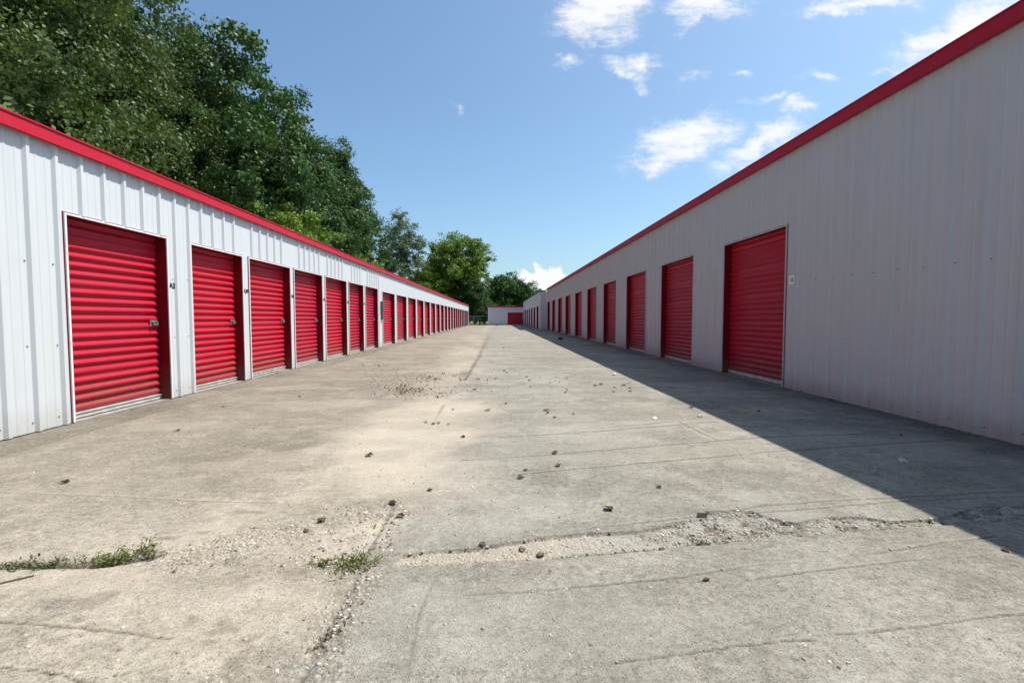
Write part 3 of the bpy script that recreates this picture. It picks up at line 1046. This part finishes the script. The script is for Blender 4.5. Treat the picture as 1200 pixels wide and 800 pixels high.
def make_tree(seed, H_, R_, base, clumps, per, leaf, clump_r, leaf_mat, bark_mat, lobes=7, lump=.35, trunk_r=.24, tint_spread=.5, flat=.75, shell=.45, squash=1.0):
    """returns (trunk mesh, crown mesh); a tapered trunk, limbs out to every spray of leaves"""
    rs = np.random.RandomState(seed)
    rn = random.Random(seed)
    cz, hz = (base + H_) / 2, (H_ - base) / 2
    lob = rs.normal(size=(lobes, 3))
    lob /= np.linalg.norm(lob, axis=1)[:, None]
    amp = rs.uniform(-.4, 1.0, lobes)
    cs = []
    tries = 0
    while len(cs) < clumps and tries < clumps * 60:
        tries += 1
        d = rs.normal(size=3)
        d /= np.linalg.norm(d)
        bump = 1 + lump * float(np.sum(amp * np.maximum(0, lob @ d) ** 5)) - .12
        r = rs.uniform(0, 1) ** shell
        p = np.array([d[0] * R_ * bump * r, d[1] * R_ * bump * r * squash, cz + d[2] * hz * min(bump, 1.12) * r])
        if p[2] < base * .85:
            continue
        if any(np.linalg.norm(p - q) < clump_r * .56 for q in cs):
            continue
        cs.append(p)
    cs = np.array(cs)
    # trunk
    b = MB()
    top = H_ * .80
    tp, tr = [], []
    ox, oy = rn.uniform(-.3, .3), rn.uniform(-.3, .3)
    for i in range(9):
        t = i / 8
        tp.append((ox * math.sin(t * 2.6) * 1.3, oy * math.sin(t * 3.3), t * top - .1))
        tr.append(trunk_r * ((1 - t) ** .85 * .93 + .05) * (1.35 if i == 0 else 1))
    b.tube(tp, tr, 9)
    def on_trunk(z):
        t = min(max((z + .1) / top, 0), 1)
        return Vector((ox * math.sin(t * 2.6) * 1.3, oy * math.sin(t * 3.3), t * top - .1)), trunk_r * ((1 - t) ** .85 * .93 + .05)
    limbs = []
    order = sorted(range(len(cs)), key=lambda i: -math.hypot(cs[i][0], cs[i][1]))
    for c, i in enumerate(order):
        p = Vector(cs[i])
        best, bd = None, 1e9
        for (q, qr) in limbs:
            dd = (q - p).length
            if dd < bd and q.z < p.z + .8:
                best, bd = (q, qr), dd
        hd = math.hypot(p.x, p.y)
        zt = min(max(p.z - .55 * hd - .5, base * .55), top * .97)
        s0, r0 = on_trunk(zt)
        if best is not None and bd < (s0 - p).length * .65:
            s0, r0 = best
            r0 = r0 * .7
            s0 = s0 + Vector((rn.uniform(-.12, .12), rn.uniform(-.12, .12), rn.uniform(-.15, .15)))
        else:
            r0 = min(r0 * .45, .012 * (s0 - p).length + .018)
        mids = []
        N = 4
        sag = Vector((rn.uniform(-1, 1), rn.uniform(-1, 1), rn.uniform(.1, 1.0))) * (s0 - p).length * .10
        for k in range(N + 1):
            t = k / N
            q = s0.lerp(p, t) + sag * math.sin(math.pi * t)
            mids.append(q)
            if k in (2, 3):
                limbs.append((q.copy(), max(.012, r0 * (1 - t * .8))))
        b.tube(mids, [max(.008, r0 * (1 - .85 * k / N)) for k in range(N + 1)], 5, cap=False)
    tm = bpy.data.meshes.new("trunk")
    tm.from_pydata(b.v, [], b.f)
    tm.materials.append(bark_mat)
    tm.polygons.foreach_set("use_smooth", [True] * len(b.f))
    tm.update()
    # crown: sprays of leaves
    allc, allo, tint_ = [], [], []
    for p in cs:
        n = int(per * rs.uniform(.55, 1.35))
        cr = clump_r * rs.uniform(.65, 1.25)
        # leaves ride on a few twigs inside the spray so it is uneven
        k = rs.randint(5, 9)
        tw = rs.normal(size=(k, 3)) * np.array([.46, .46, .32]) * cr
        which = rs.randint(0, k, n)
        c = p + tw[which] + np.clip(rs.normal(size=(n, 3)), -1.7, 1.7) * np.array([.25, .25, .22 * flat]) * cr
        allc.append(c)
        o_ = (c - p) / cr
        allo.append(o_ * .9 + (c - np.array([0, 0, cz])) / np.array([R_, R_, hz]) * .35)
        tint_.append(np.clip(rs.uniform(.15, .75) + rs.uniform(-.5, .5, n) * tint_spread, 0, 1))
    cc = np.vstack(allc)
    v_, f_ = leaf_quads(cc, .45, leaf, rs, .6, np.vstack(allo))
    cm = np_mesh("crown", v_, f_, [leaf_mat])
    at = cm.attributes.new("tint", "FLOAT", "FACE")
    at.data.foreach_set("value", np.concatenate(tint_).astype(np.float32))
    return tm, cm

TREES = {
    "olive": make_tree(11, 17.8, 4.8, 3.0, 165, 780, .135, 1.08, M["leaf_olive"], M["bark"], trunk_r=.26, flat=1.0, lump=.85, tint_spread=.30, shell=.38),
    "deep": make_tree(23, 16.0, 4.8, 3.0, 150, 560, .22, 1.15, M["leaf_deep"], M["bark"], trunk_r=.28, lump=.75, tint_spread=.35),
    "deep_tall": make_tree(29, 17.0, 4.2, 3.5, 135, 560, .22, 1.15, M["leaf_deep"], M["bark"], trunk_r=.28, lump=.9, tint_spread=.35),
    "sapling": make_tree(31, 7.5, 2.3, 2.2, 60, 330, .15, .60, M["leaf_bright"], M["bark"], trunk_r=.10, lump=.5),
    "bright": make_tree(41, 17.0, 6.6, 1.5, 210, 260, .34, 1.35, M["leaf_bright"], M["bark"], trunk_r=.34, lump=.35),
    "shrub": make_tree(71, 4.2, 2.6, .3, 60, 220, .26, .75, M["leaf_deep"], M["bark"], trunk_r=.07, lump=.5),
    "airy": make_tree(53, 19.0, 4.8, 4.5, 100, 210, .28, 1.05, M["leaf_grey"], M["pale_bark"], trunk_r=.28, lump=.6, shell=.6),
    "dark_round": make_tree(61, 12.5, 4.2, 2.0, 100, 240, .34, 1.25, M["leaf_deep"], M["bark"], trunk_r=.25, lump=.4),
}

def tree(kind, x, y, s, rz, label, group, sz=1.0, name="broadleaf_tree"):
    root = empty(name, (x, y, -.09), R(rz))
    root.scale = (s, s, s * sz)
    tag(root, label, "tree", group)
    tm, cm = TREES[kind]
    link("trunk", tm, root)
    link("crown", cm, root)
    return root

GL = "trees behind the left storage row"
tree("olive", -15.6, 9.5, 1.08, 20, "olive green tree behind the left row, nearest the camera, in the top left corner", GL)
tree("deep", -21.0, 13.0, 1.3, 80, "dark tree set back in the gap behind the two nearest olive trees", GL)
tree("olive", -16.4, 16.2, 1.08, 285, "olive green tree with drooping sprays, second along the left row", GL)
tree("deep_tall", -19.5, 21.5, 1.22, 10, "tall dark tree rising behind the olive trees, its top cut by the frame", GL)
tree("olive", -18.0, 22.5, .92, 255, "olive green tree next to the dark tree mass, last of the olive ones", GL)
tree("deep", -16.8, 28.3, 1.12, 320, "deep green tree just right of the olive trees, tallest of the dark line", GL)
tree("deep_tall", -16.8, 34.3, 1.0, 300, "deep green tree with ragged spiky outline in the middle of the dark line", GL)
tree("deep", -16.6, 40.5, 1.04, 215, "deep green tree whose side juts out against the blue sky", GL)
tree("deep_tall", -16.5, 47.3, 1.06, 60, "deep green tree on the falling slope of the dark line", GL)
tree("deep", -18.3, 54.5, 1.04, 350, "deep green tree, last and lowest of the dark line before the sky gap", GL)
tree("sapling", -11.9, 14.0, .80, 30, "bright green young tree peeping over the red fascia at the far left", "bright young trees close behind the left row")
tree("sapling", -11.7, 24.6, .98, 100, "bright yellow green young tree just above the fascia, midway along the row", "bright young trees close behind the left row")
tree("sapling", -12.4, 28.5, 1.2, 200, "taller bright young tree with a clump of yellow green leaves against dark trees", "bright young trees close behind the left row")
tree("sapling", -12.3, 44.0, 1.0, 290, "small bright tree at the foot of the last dark trees", "bright young trees close behind the left row")
GF = "trees beyond the far end"
tree("airy", -17.6, 88.0, 1.08, 40, "grey green airy tree with sky showing through, left of the big round one", GF)
tree("bright", -8.6, 96.0, 1.10, 15, "big round yellow green tree beyond the end of the left row", GF)
tree("bright", -14.0, 91.0, .66, 130, "lower green tree in front of the airy one, over the end of the left roof", GF)
tree("dark_round", -4.6, 92.0, .72, 75, "dark low tree in the gap between left row and end building", GF)
tree("dark_round", .6, 112.0, 1.02, 200, "dark green tree rising above the end building, left of a twin crown", GF)
tree("dark_round", 5.6, 114.0, .93, 310, "dark green tree above the end building's red door, right twin", GF)
tree("dark_round", 11.5, 128.0, .80, 20, "low distant tree showing above the roof of the far right row", GF)
tree("dark_round", 18.0, 132.0, .82, 160, "low distant tree half hidden by the right roof line under the cumulus", GF)

for i, (x, y, s, lab) in enumerate([(-13.0, 90.5, 1.0, "dark shrub behind the fence, close to the end of the left row"), (-9.2, 89.2, .9, "dark shrub behind the fence, below the big round tree"),
        (-5.8, 90.4, 1.05, "dark shrub behind the fence in the middle of the gap"), (-2.6, 89.4, .95, "dark shrub behind the fence beside the end building's corner"),
        (-7.4, 94.5, 1.3, "larger dark shrub in the shade below the big round tree"), (-3.8, 95.0, 1.35, "larger dark shrub beyond the fence, behind the end building's corner")]):
    tree("shrub", x, y, s, 50 * i, lab, "shrubs along the far fence", name="shrub")["category"] = "shrub"

# ------------------------------------------------------------------ chain link fence and lawn beyond the slab
fence = empty("chain_link_fence", (-7.0, 84.5, -.09))
tag(fence, "grey chain link fence across the grass between left row and end building", "fence")
w_ = MB()
for i in range(-60, 61):
    for s in (-1, 1):
        x_ = i * .09
        x2 = x_ + s * 1.55
        if abs(x2) < 5.3 and abs(x_) < 5.3:
            w_.tube([(x_, s * .004, .05), (x2, s * .004, 1.6)], .004, 3, cap=False)
w_.build("mesh_panel", M["galv"], fence)
rl = MB()
rl.tube([(-5.3, 0, 1.63), (5.3, 0, 1.63)], .024, 8)
rl.build("rail", M["galv"], fence)
for i in range(5):
    p = MB()
    p.tube([(-5.2 + i * 2.6, .05, 0), (-5.2 + i * 2.6, .05, 1.68)], .032, 8)
    p.build("post", M["galv"], fence)
rs = np.random.RandomState(5)
n_ = 9000
gx, gy = rs.uniform(-11, -1.9, n_), 79.4 + rs.uniform(0, 1, n_) ** 1.5 * 14
hgt = rs.uniform(.05, .16, n_)
ang = rs.uniform(0, 2 * np.pi, n_)
bx, by = np.cos(ang) * .012, np.sin(ang) * .012
lx, ly = rs.normal(size=n_) * .04, rs.normal(size=n_) * .04
gz = np.full(n_, -.09)
v_ = np.stack([np.stack([gx - bx, gy - by, gz], 1), np.stack([gx + bx, gy + by, gz], 1), np.stack([gx + lx, gy + ly, gz + hgt], 1)], 1).reshape(-1, 3)
gm = np_mesh("grass", v_, np.arange(n_ * 3).reshape(-1, 3), [M["grass_blade"]])
gm.attributes.new("tint", "FLOAT", "FACE").data.foreach_set("value", rs.uniform(0, 1, n_).astype(np.float32))
tag(link("grass", gm), "short sunlit lawn grass beyond the concrete at the end of the aisle", "grass", kind="stuff")

# ------------------------------------------------------------------ weeds in the cracks
def weed(px, py, length, width, height, n, mat, label, seed, tilt=0.0, name="weed"):
    x, y = gp(px, py)
    z = ground_z(x, y)
    rs = np.random.RandomState(seed)
    b = MB()
    cs, base = [], []
    for k in range(n // 15):
        bx_ = rs.normal() * length * .28
        by_ = rs.normal() * width * .22
        a = rs.uniform(0, 2 * math.pi)
        l = rs.uniform(.4, 1.0) * height * 1.5
        tip = (bx_ + math.cos(a) * l * .9, by_ + math.sin(a) * l * .7, rs.uniform(.25, 1.0) * height)
        mid = ((bx_ + tip[0]) / 2, (by_ + tip[1]) / 2, tip[2] * .75)
        b.tube([(bx_, by_, -.01), mid, tip], [.0016, .0013, .0008], 3, cap=False)
        for q in range(9):
            t = rs.uniform(.15, 1.05)
            p = (1 - t) ** 2 * np.array([bx_, by_, 0]) + 2 * t * (1 - t) * np.array(mid) + t * t * np.array(tip)
            cs.append(p + rs.normal(size=3) * .006)
    cs = np.array(cs)
    cs[:, 2] = np.maximum(cs[:, 2], .004)
    v_, f_ = leaf_quads(cs, .9, .019, rs, .40)
    v_[:, 2] = np.maximum(v_[:, 2], .001)
    me_ = np_mesh("leaves", v_, f_, [mat])
    me_.attributes.new("tint", "FLOAT", "FACE").data.foreach_set("value", np.clip(rs.normal(size=len(f_)) * .28 + .45, 0, 1).astype(np.float32))
    root = empty(name, (x, y, z - .004), R(tilt))
    tag(root, label, "weed", "weeds growing in the concrete cracks")
    st = b.build("stem", M["leaf_weed"], root)
    link("leaves", me_, root)
    return root

weed(22, 664, .34, .10, .055, 620, M["leaf_weed_dusty"], "dusty grey green weed in the left crack at the photo's edge", 1, 2)
weed(52, 662, .20, .08, .050, 300, M["leaf_weed_dusty"], "dusty weed with yellowed tip beside the left edge weed", 2, 8)
weed(138, 656, .30, .09, .055, 620, M["leaf_weed"], "long bright green weed in the left crack, right of the dusty ones", 3, 12)
weed(162, 650, .16, .08, .075, 260, M["leaf_weed"], "upright green tip at the right end of the long crack weed", 4, 10)
weed(416, 661, .17, .13, .060, 620, M["leaf_weed"], "bushy dark green weed where the long joint meets the cross crack", 5, 20)
weed(376, 662, .14, .07, .030, 180, M["leaf_weed"], "flat little weed just left of the bushy weed at the joint", 6, 5)
weed(815, 635, .11, .05, .030, 170, M["leaf_weed_dusty"], "tiny weed alone in the broken strip on the right slab", 7, 0)
weed(388, 745, .11, .06, .016, 110, M["leaf_dry"], "withered flat weed in the long joint close to the camera", 8, 60)
weed(371, 757, .09, .06, .016, 80, M["leaf_dry"], "scrap of dry weed lowest in the long joint", 9, 60)

# ------------------------------------------------------------------ loose stones in the broken strips: nobody could count them
def stone_batch(pts, lo, hi, rs):
    V_, F_ = [], []
    base = np.array([(-1, -1, -1), (1, -1, -1), (1, 1, -1), (-1, 1, -1), (-.7, -.7, .8), (.7, -.7, .8), (.7, .7, .8), (-.7, .7, .8)], float)
    quads = np.array([(0, 3, 2, 1), (4, 5, 6, 7), (0, 1, 5, 4), (1, 2, 6, 5), (2, 3, 7, 6), (3, 0, 4, 7)])
    for (x, y) in pts:
        s = lo + (hi - lo) * rs.uniform() ** 2.6
        v_ = base * (1 + rs.normal(size=(8, 3)) * .22) * np.array([s, s * rs.uniform(.5, 1), s * rs.uniform(.35, .8)])
        a = rs.uniform(0, 2 * math.pi)
        c, s_ = math.cos(a), math.sin(a)
        v_[:, :2] = v_[:, :2] @ np.array([[c, s_], [-s_, c]])
        v_ += np.array([x, y, ground_z(x, y) + s * .1])
        F_.append(quads + 8 * len(V_))
        V_.append(v_)
    return np.vstack(V_), np.vstack(F_)

def stone_mat():
    m = NT("loose_stone")
    r = m.n("ShaderNodeNewGeometry").outputs["Random Per Island"]
    col = m.mix(r, (.17, .15, .12), (.50, .46, .39))
    col = m.mix(m.ramp(r, .42, .40), col, (.30, .20, .14)) if False else col
    m.principled(col, .9, spec=.2)
    return m.mat

M["stone"] = stone_mat()
rs = np.random.RandomState(77)
pts = []
poly_arr = poly
while len(pts) < 1100:
    x, y = rs.uniform(-.6, 4.8), rs.uniform(2.3, 3.2)
    if inside(np.array([x]), np.array([y]), poly_arr)[0]:
        pts.append((x, y))
c = 0
while c < 1100:
    x, y = rs.uniform(-2.6, -.4), rs.uniform(1.9, 4.0)
    if inside(np.array([x + rs.normal() * .08]), np.array([y + rs.normal() * .08]), lpoly)[0]:
        pts.append((x, y))
        c += 1
for _ in range(260):
    t = rs.uniform()
    a, b_ = gp(368, 790), gp(432, 655)
    pts.append((a[0] + (b_[0] - a[0]) * t + rs.normal() * .05, a[1] + (b_[1] - a[1]) * t))
for _ in range(1900):
    t = 1.55 + 7.5 * rs.uniform() ** 1.6
    pts.append((rs.normal() * 2.2 - .9, t))
pts = [(x, y) for x, y in pts if -4.7 < x < 4.8]
v_, f_ = stone_batch(pts, .0020, .0098, rs)
tag(link("rubble", np_mesh("rubble", v_, f_, [M["stone"]])), "loose crumbs of broken concrete and gravel along the cracks", "gravel", kind="stuff")

# bigger single pieces
def chunk(px, py, s, color, label, seed, name="stone", flat_=.6):
    x, y = gp(px, py)
    rs = np.random.RandomState(seed)
    import bmesh
    bm = bmesh.new()
    bmesh.ops.create_icosphere(bm, subdivisions=2, radius=1.0)
    for v__ in bm.verts:
        k = 1 + (float(fbm(np.array([v__.co.x * 1.7 + seed]), np.array([v__.co.y * 1.7 + v__.co.z * 2.3]), seed, 3)[0]) - .5) * 1.1
        v__.co = Vector((v__.co.x * k * s, v__.co.y * k * s * .8, v__.co.z * k * s * flat_))
    me_ = bpy.data.meshes.new(name)
    bm.to_mesh(me_)
    bm.free()
    me_.materials.append(simple(name + "_surface", color, .9, vary=.35, scale=60))
    o = link(name, me_)
    o.location = (x, y, ground_z(x, y) + s * flat_ * .45)
    o.rotation_euler = (0, 0, seed)
    tag(o, label, "stone" if name == "stone" else name.replace("_", " "))
    return o

chunk(633, 647, .022, (.13, .09, .06), "brown square lump lying in the broken strip", 3)
chunk(565, 638, .020, (.09, .062, .045), "dark brown lump at the left part of the broken strip", 4)
chunk(612, 641, .020, (.20, .13, .09), "reddish brown lump near the middle of the broken strip", 5)
chunk(777, 640, .020, (.10, .07, .05), "dark lump on the lower edge of the broken strip beside the tiny weed", 6)
chunk(377, 611, .026, (.10, .075, .05), "dark clod on the washed sand left of the long joint", 7)
chunk(358, 622, .020, (.07, .055, .04), "smaller dark clod nearer than its neighbour on the washed sand", 8)
chunk(1058, 541, .035, (.50, .48, .44), "pale stone lying in the shade of the tall grey row", 9)
chunk(767, 491, .034, (.62, .60, .55), "white stone on the grey slab close to the shadow edge", 10)
chunk(720, 439, .05, (.50, .48, .44), "small pale stone on the grey slab beside the far part of the shadow edge", 11)
chunk(820, 488, .03, (.60, .58, .54), "pale pebble beside the short diagonal crack", 12)
chunk(233, 448, .0, (.5, .5, .5), "x", 13) if False else None

def bag(px, py, w, h, label, seed):
    x, y = gp(px, py)
    o = chunk(px, py, w / 2, (.010, .010, .010), label, seed, "black_bag", h / w * 1.3)
    o.data.materials.clear()
    o.data.materials.append(M["black_plastic"])
    o["category"] = "bag"
    return o

bag(657, 397.5, .40, .15, "crumpled black bag on the shaded concrete by the tall grey row", 21)
bag(497.5, 392.5, .34, .22, "crumpled black bag at the foot of the sunny white row", 22)
bag(569.5, 381, .36, .22, "black bag at the corner of the low end building", 23)
bag(582, 381.6, .30, .10, "small black scrap before the low end building's blank wall", 24)

# ------------------------------------------------------------------ leaves on the concrete
def curled_leaf(seed, size):
    rs = random.Random(seed)
    b = MB()
    N = 6
    curl, fold = rs.uniform(.5, 1.4), rs.uniform(.3, .9)
    rows = []
    for i in range(N + 1):
        t = i / N
        wd = math.sin(math.pi * min(1, t * .92 + .06)) * .34 * (1 + .25 * math.sin(9 * t + seed))
        z = .12 + curl * .35 * (t - .45) ** 2
        x = (t - .5)
        rows.append([(x, -wd, z + fold * wd * .9), (x, 0, z), (x, wd, z + fold * wd * (.6 + .4 * t))])
    for r_ in rows:
        for p in r_:
            b.v.append(tuple(c_ * size for c_ in p))
    for i in range(N):
        for j in range(2):
            b.f.append((i * 3 + j, i * 3 + j + 1, (i + 1) * 3 + j + 1, (i + 1) * 3 + j))
            b.m.append(0)
    b.tube([(-.5 * size, 0, .12 * size), (-.78 * size, .05 * size, .03 * size)], .012 * size, 4)
    return b

def dead_leaf_mat():
    m = NT("dead_leaf")
    r = m.n("ShaderNodeObjectInfo").outputs["Random"]
    col = m.mix(r, (.022, .015, .010), (.070, .044, .025))
    m.principled(col, .75, spec=.2)
    return m.mat

M["dead_leaf"] = dead_leaf_mat()
leaf_protos = []
LEAFS = [(713, 597, 1.5), (823, 603, 1.7), (610, 560, 1.2), (616, 551, .8), (650, 531, 1.4), (654, 546, 1.2), (772, 571, .9), (460, 589, 1.4), (470, 605, 1.1),
         (543, 512, 1.0), (572, 481, 1.7), (531, 480, 1.0), (508, 497, 1.2), (499, 495, 1.0), (514, 496, 1.2), (542, 512, .9), (640, 481, 1.6), (642, 484, 1.3), (650, 489, 1.0), (672, 485, 1.0),
         (593, 473, 1.2), (556, 457, 1.6), (559, 444, 1.6), (581, 444, 1.3), (591, 435, 1.8), (594, 437, 1.4), (617, 442, 1.4), (620, 446, 1.3), (633, 443, 1.3), (651, 442, 1.3),
         (663, 460, 1.2), (664, 443, 1.4), (697, 452, 1.5), (704, 451, 1.7), (720, 454, 1.3), (731, 452, 1.5), (738, 455, 1.2), (719, 459, 1.3), (738, 459, 1.2), (810, 478, 1.5), (842, 477, 1.0), (889, 482, 1.0),
         (433, 534, 1.6), (504, 574, 1.0), (474, 409, 2.0), (590, 408, 2.2), (599, 390, 3.0), (76, 566, 1.2), (208, 505, 1.2), (262, 477, 1.0), (351, 465, 1.2), (1178, 644, 1.0), (828, 679, .8), (1055, 510, 1.4), (1110, 495, 1.6), (975, 470, 1.6)]
for i, (px, py, sz) in enumerate(LEAFS):
    if i < 6:
        o = curled_leaf(i + 3, 1.0).build("dead_leaf", M["dead_leaf"], smooth=True)
        leaf_protos.append(o)
    else:
        o = leaf_protos[i % 6].copy()
        C.objects.link(o)
    x, y = gp(px, py)
    s = .05 * sz
    o.location = (x, y, ground_z(x, y) - .001)
    o.scale = (s, s, s)
    o.rotation_euler = (rng.uniform(-.15, .15), rng.uniform(-.15, .15), rng.uniform(0, 6.28))
    tag(o, "small curled dark brown dead leaf lying by itself on the concrete", "leaf", "dead leaves scattered over the concrete")

# litter: the raked heap on the left, and crumbs along the foot of the right row
rs = np.random.RandomState(91)
lp = []
for (cx, cy, sx, sy, n) in ((478, 457, 13, 4, 420), (505, 443, 12, 3, 200), (470, 450, 24, 8, 300), (560, 445, 40, 8, 120), (430, 400, 20, 4, 40), (700, 450, 30, 6, 60), (515, 462, 14, 2.5, 70), (455, 442, 16, 4, 60), (440, 429, 10, .8, 40), (528, 440, 8, 2, 40), (625, 450, 60, 9, 70), (405, 398, 16, 2, 16), (456, 610, 9, 16, 46), (445, 640, 10, 9, 30), (400, 718, 14, 22, 34), (500, 530, 40, 30, 40)):
    for _ in range(n):
        py_ = max(388, cy + rs.normal() * sy)
        x, y = gp(cx + rs.normal() * sx, py_)
        if XL + .1 < x < XR - .1:
            lp.append((x, y, rs.uniform(.014, .048) if py_ > 395 and py_ < 500 else rs.uniform(.008, .022)))
for _ in range(500):
    y = 3.0 + 40 * rs.uniform() ** 1.8
    lp.append((XR - abs(rs.normal()) * .16 - .01, y, rs.uniform(.01, .035)))
for _ in range(260):
    y = 4.0 + 50 * rs.uniform() ** 1.6
    lp.append((XL + .015 + abs(rs.normal()) * .10, y, rs.uniform(.008, .028)))
lp = np.array(lp)
cz_ = np.array([ground_z(a, b_) for a, b_ in lp[:, :2]]) + .006
v_, f_ = leaf_quads(np.column_stack([lp[:, 0], lp[:, 1], cz_]), 2.5, lp[:, 2], rs, .6)
v_[:, 2] = np.maximum(v_[:, 2], np.repeat(cz_ - .004, 4))
def litter_mat():
    m = NT("leaf_litter")
    r = m.n("ShaderNodeNewGeometry").outputs["Random Per Island"]
    m.principled(m.mix(r, (.040, .027, .016), (.19, .13, .075)), .8, spec=.2)
    return m.mat
tag(link("leaf_litter", np_mesh("leaf_litter", v_, f_, [litter_mat()])), "brown leaf crumbs in loose drifts on the concrete and along the walls", "leaf litter", kind="stuff")

# twigs
def twig(px, py, label, seed, n=5, l=.22, lift=.05, r=.004):
    x, y = gp(px, py)
    rr = random.Random(seed)
    b = MB()
    for i in range(n):
        a = rr.uniform(0, 6.28)
        q = rr.uniform(.5, 1) * l
        p0 = (rr.uniform(-.08, .08), rr.uniform(-.08, .08), r)
        p1 = (p0[0] + math.cos(a) * q * .5, p0[1] + math.sin(a) * q * .5, r + lift * rr.uniform(.2, 1.2))
        p2 = (p0[0] + math.cos(a + .5) * q, p0[1] + math.sin(a + .5) * q, r + lift * rr.uniform(0, .6))
        b.tube([p0, p1, p2], [r, r * .8, r * .5], 5)
    o = b.build("twig", M["bark"])
    o.location = (x, y, ground_z(x, y))
    tag(o, label, "twig")
    return o

twig(262, 449, "dry forked twig against the second red door of the sunny row", 2, 6, .26, .12)
twig(318, 437, "dry twig lying before the third red door of the sunny row", 5, 3, .16, .03)
tw = twig(20, 681, "thin reddish stick lying by the weed at the left edge", 9, 1, .01, .0)
b = MB()
p = [gp(-10, 688), gp(18, 681), gp(40, 676)]
o_ = tw.location
b.tube([(a - o_.x, c_ - o_.y, .005 + ground_z(a, c_) - o_.z) for a, c_ in p], .004, 5)
nm = tw.data
nm.clear_geometry()
nm.from_pydata(b.v, [], b.f)
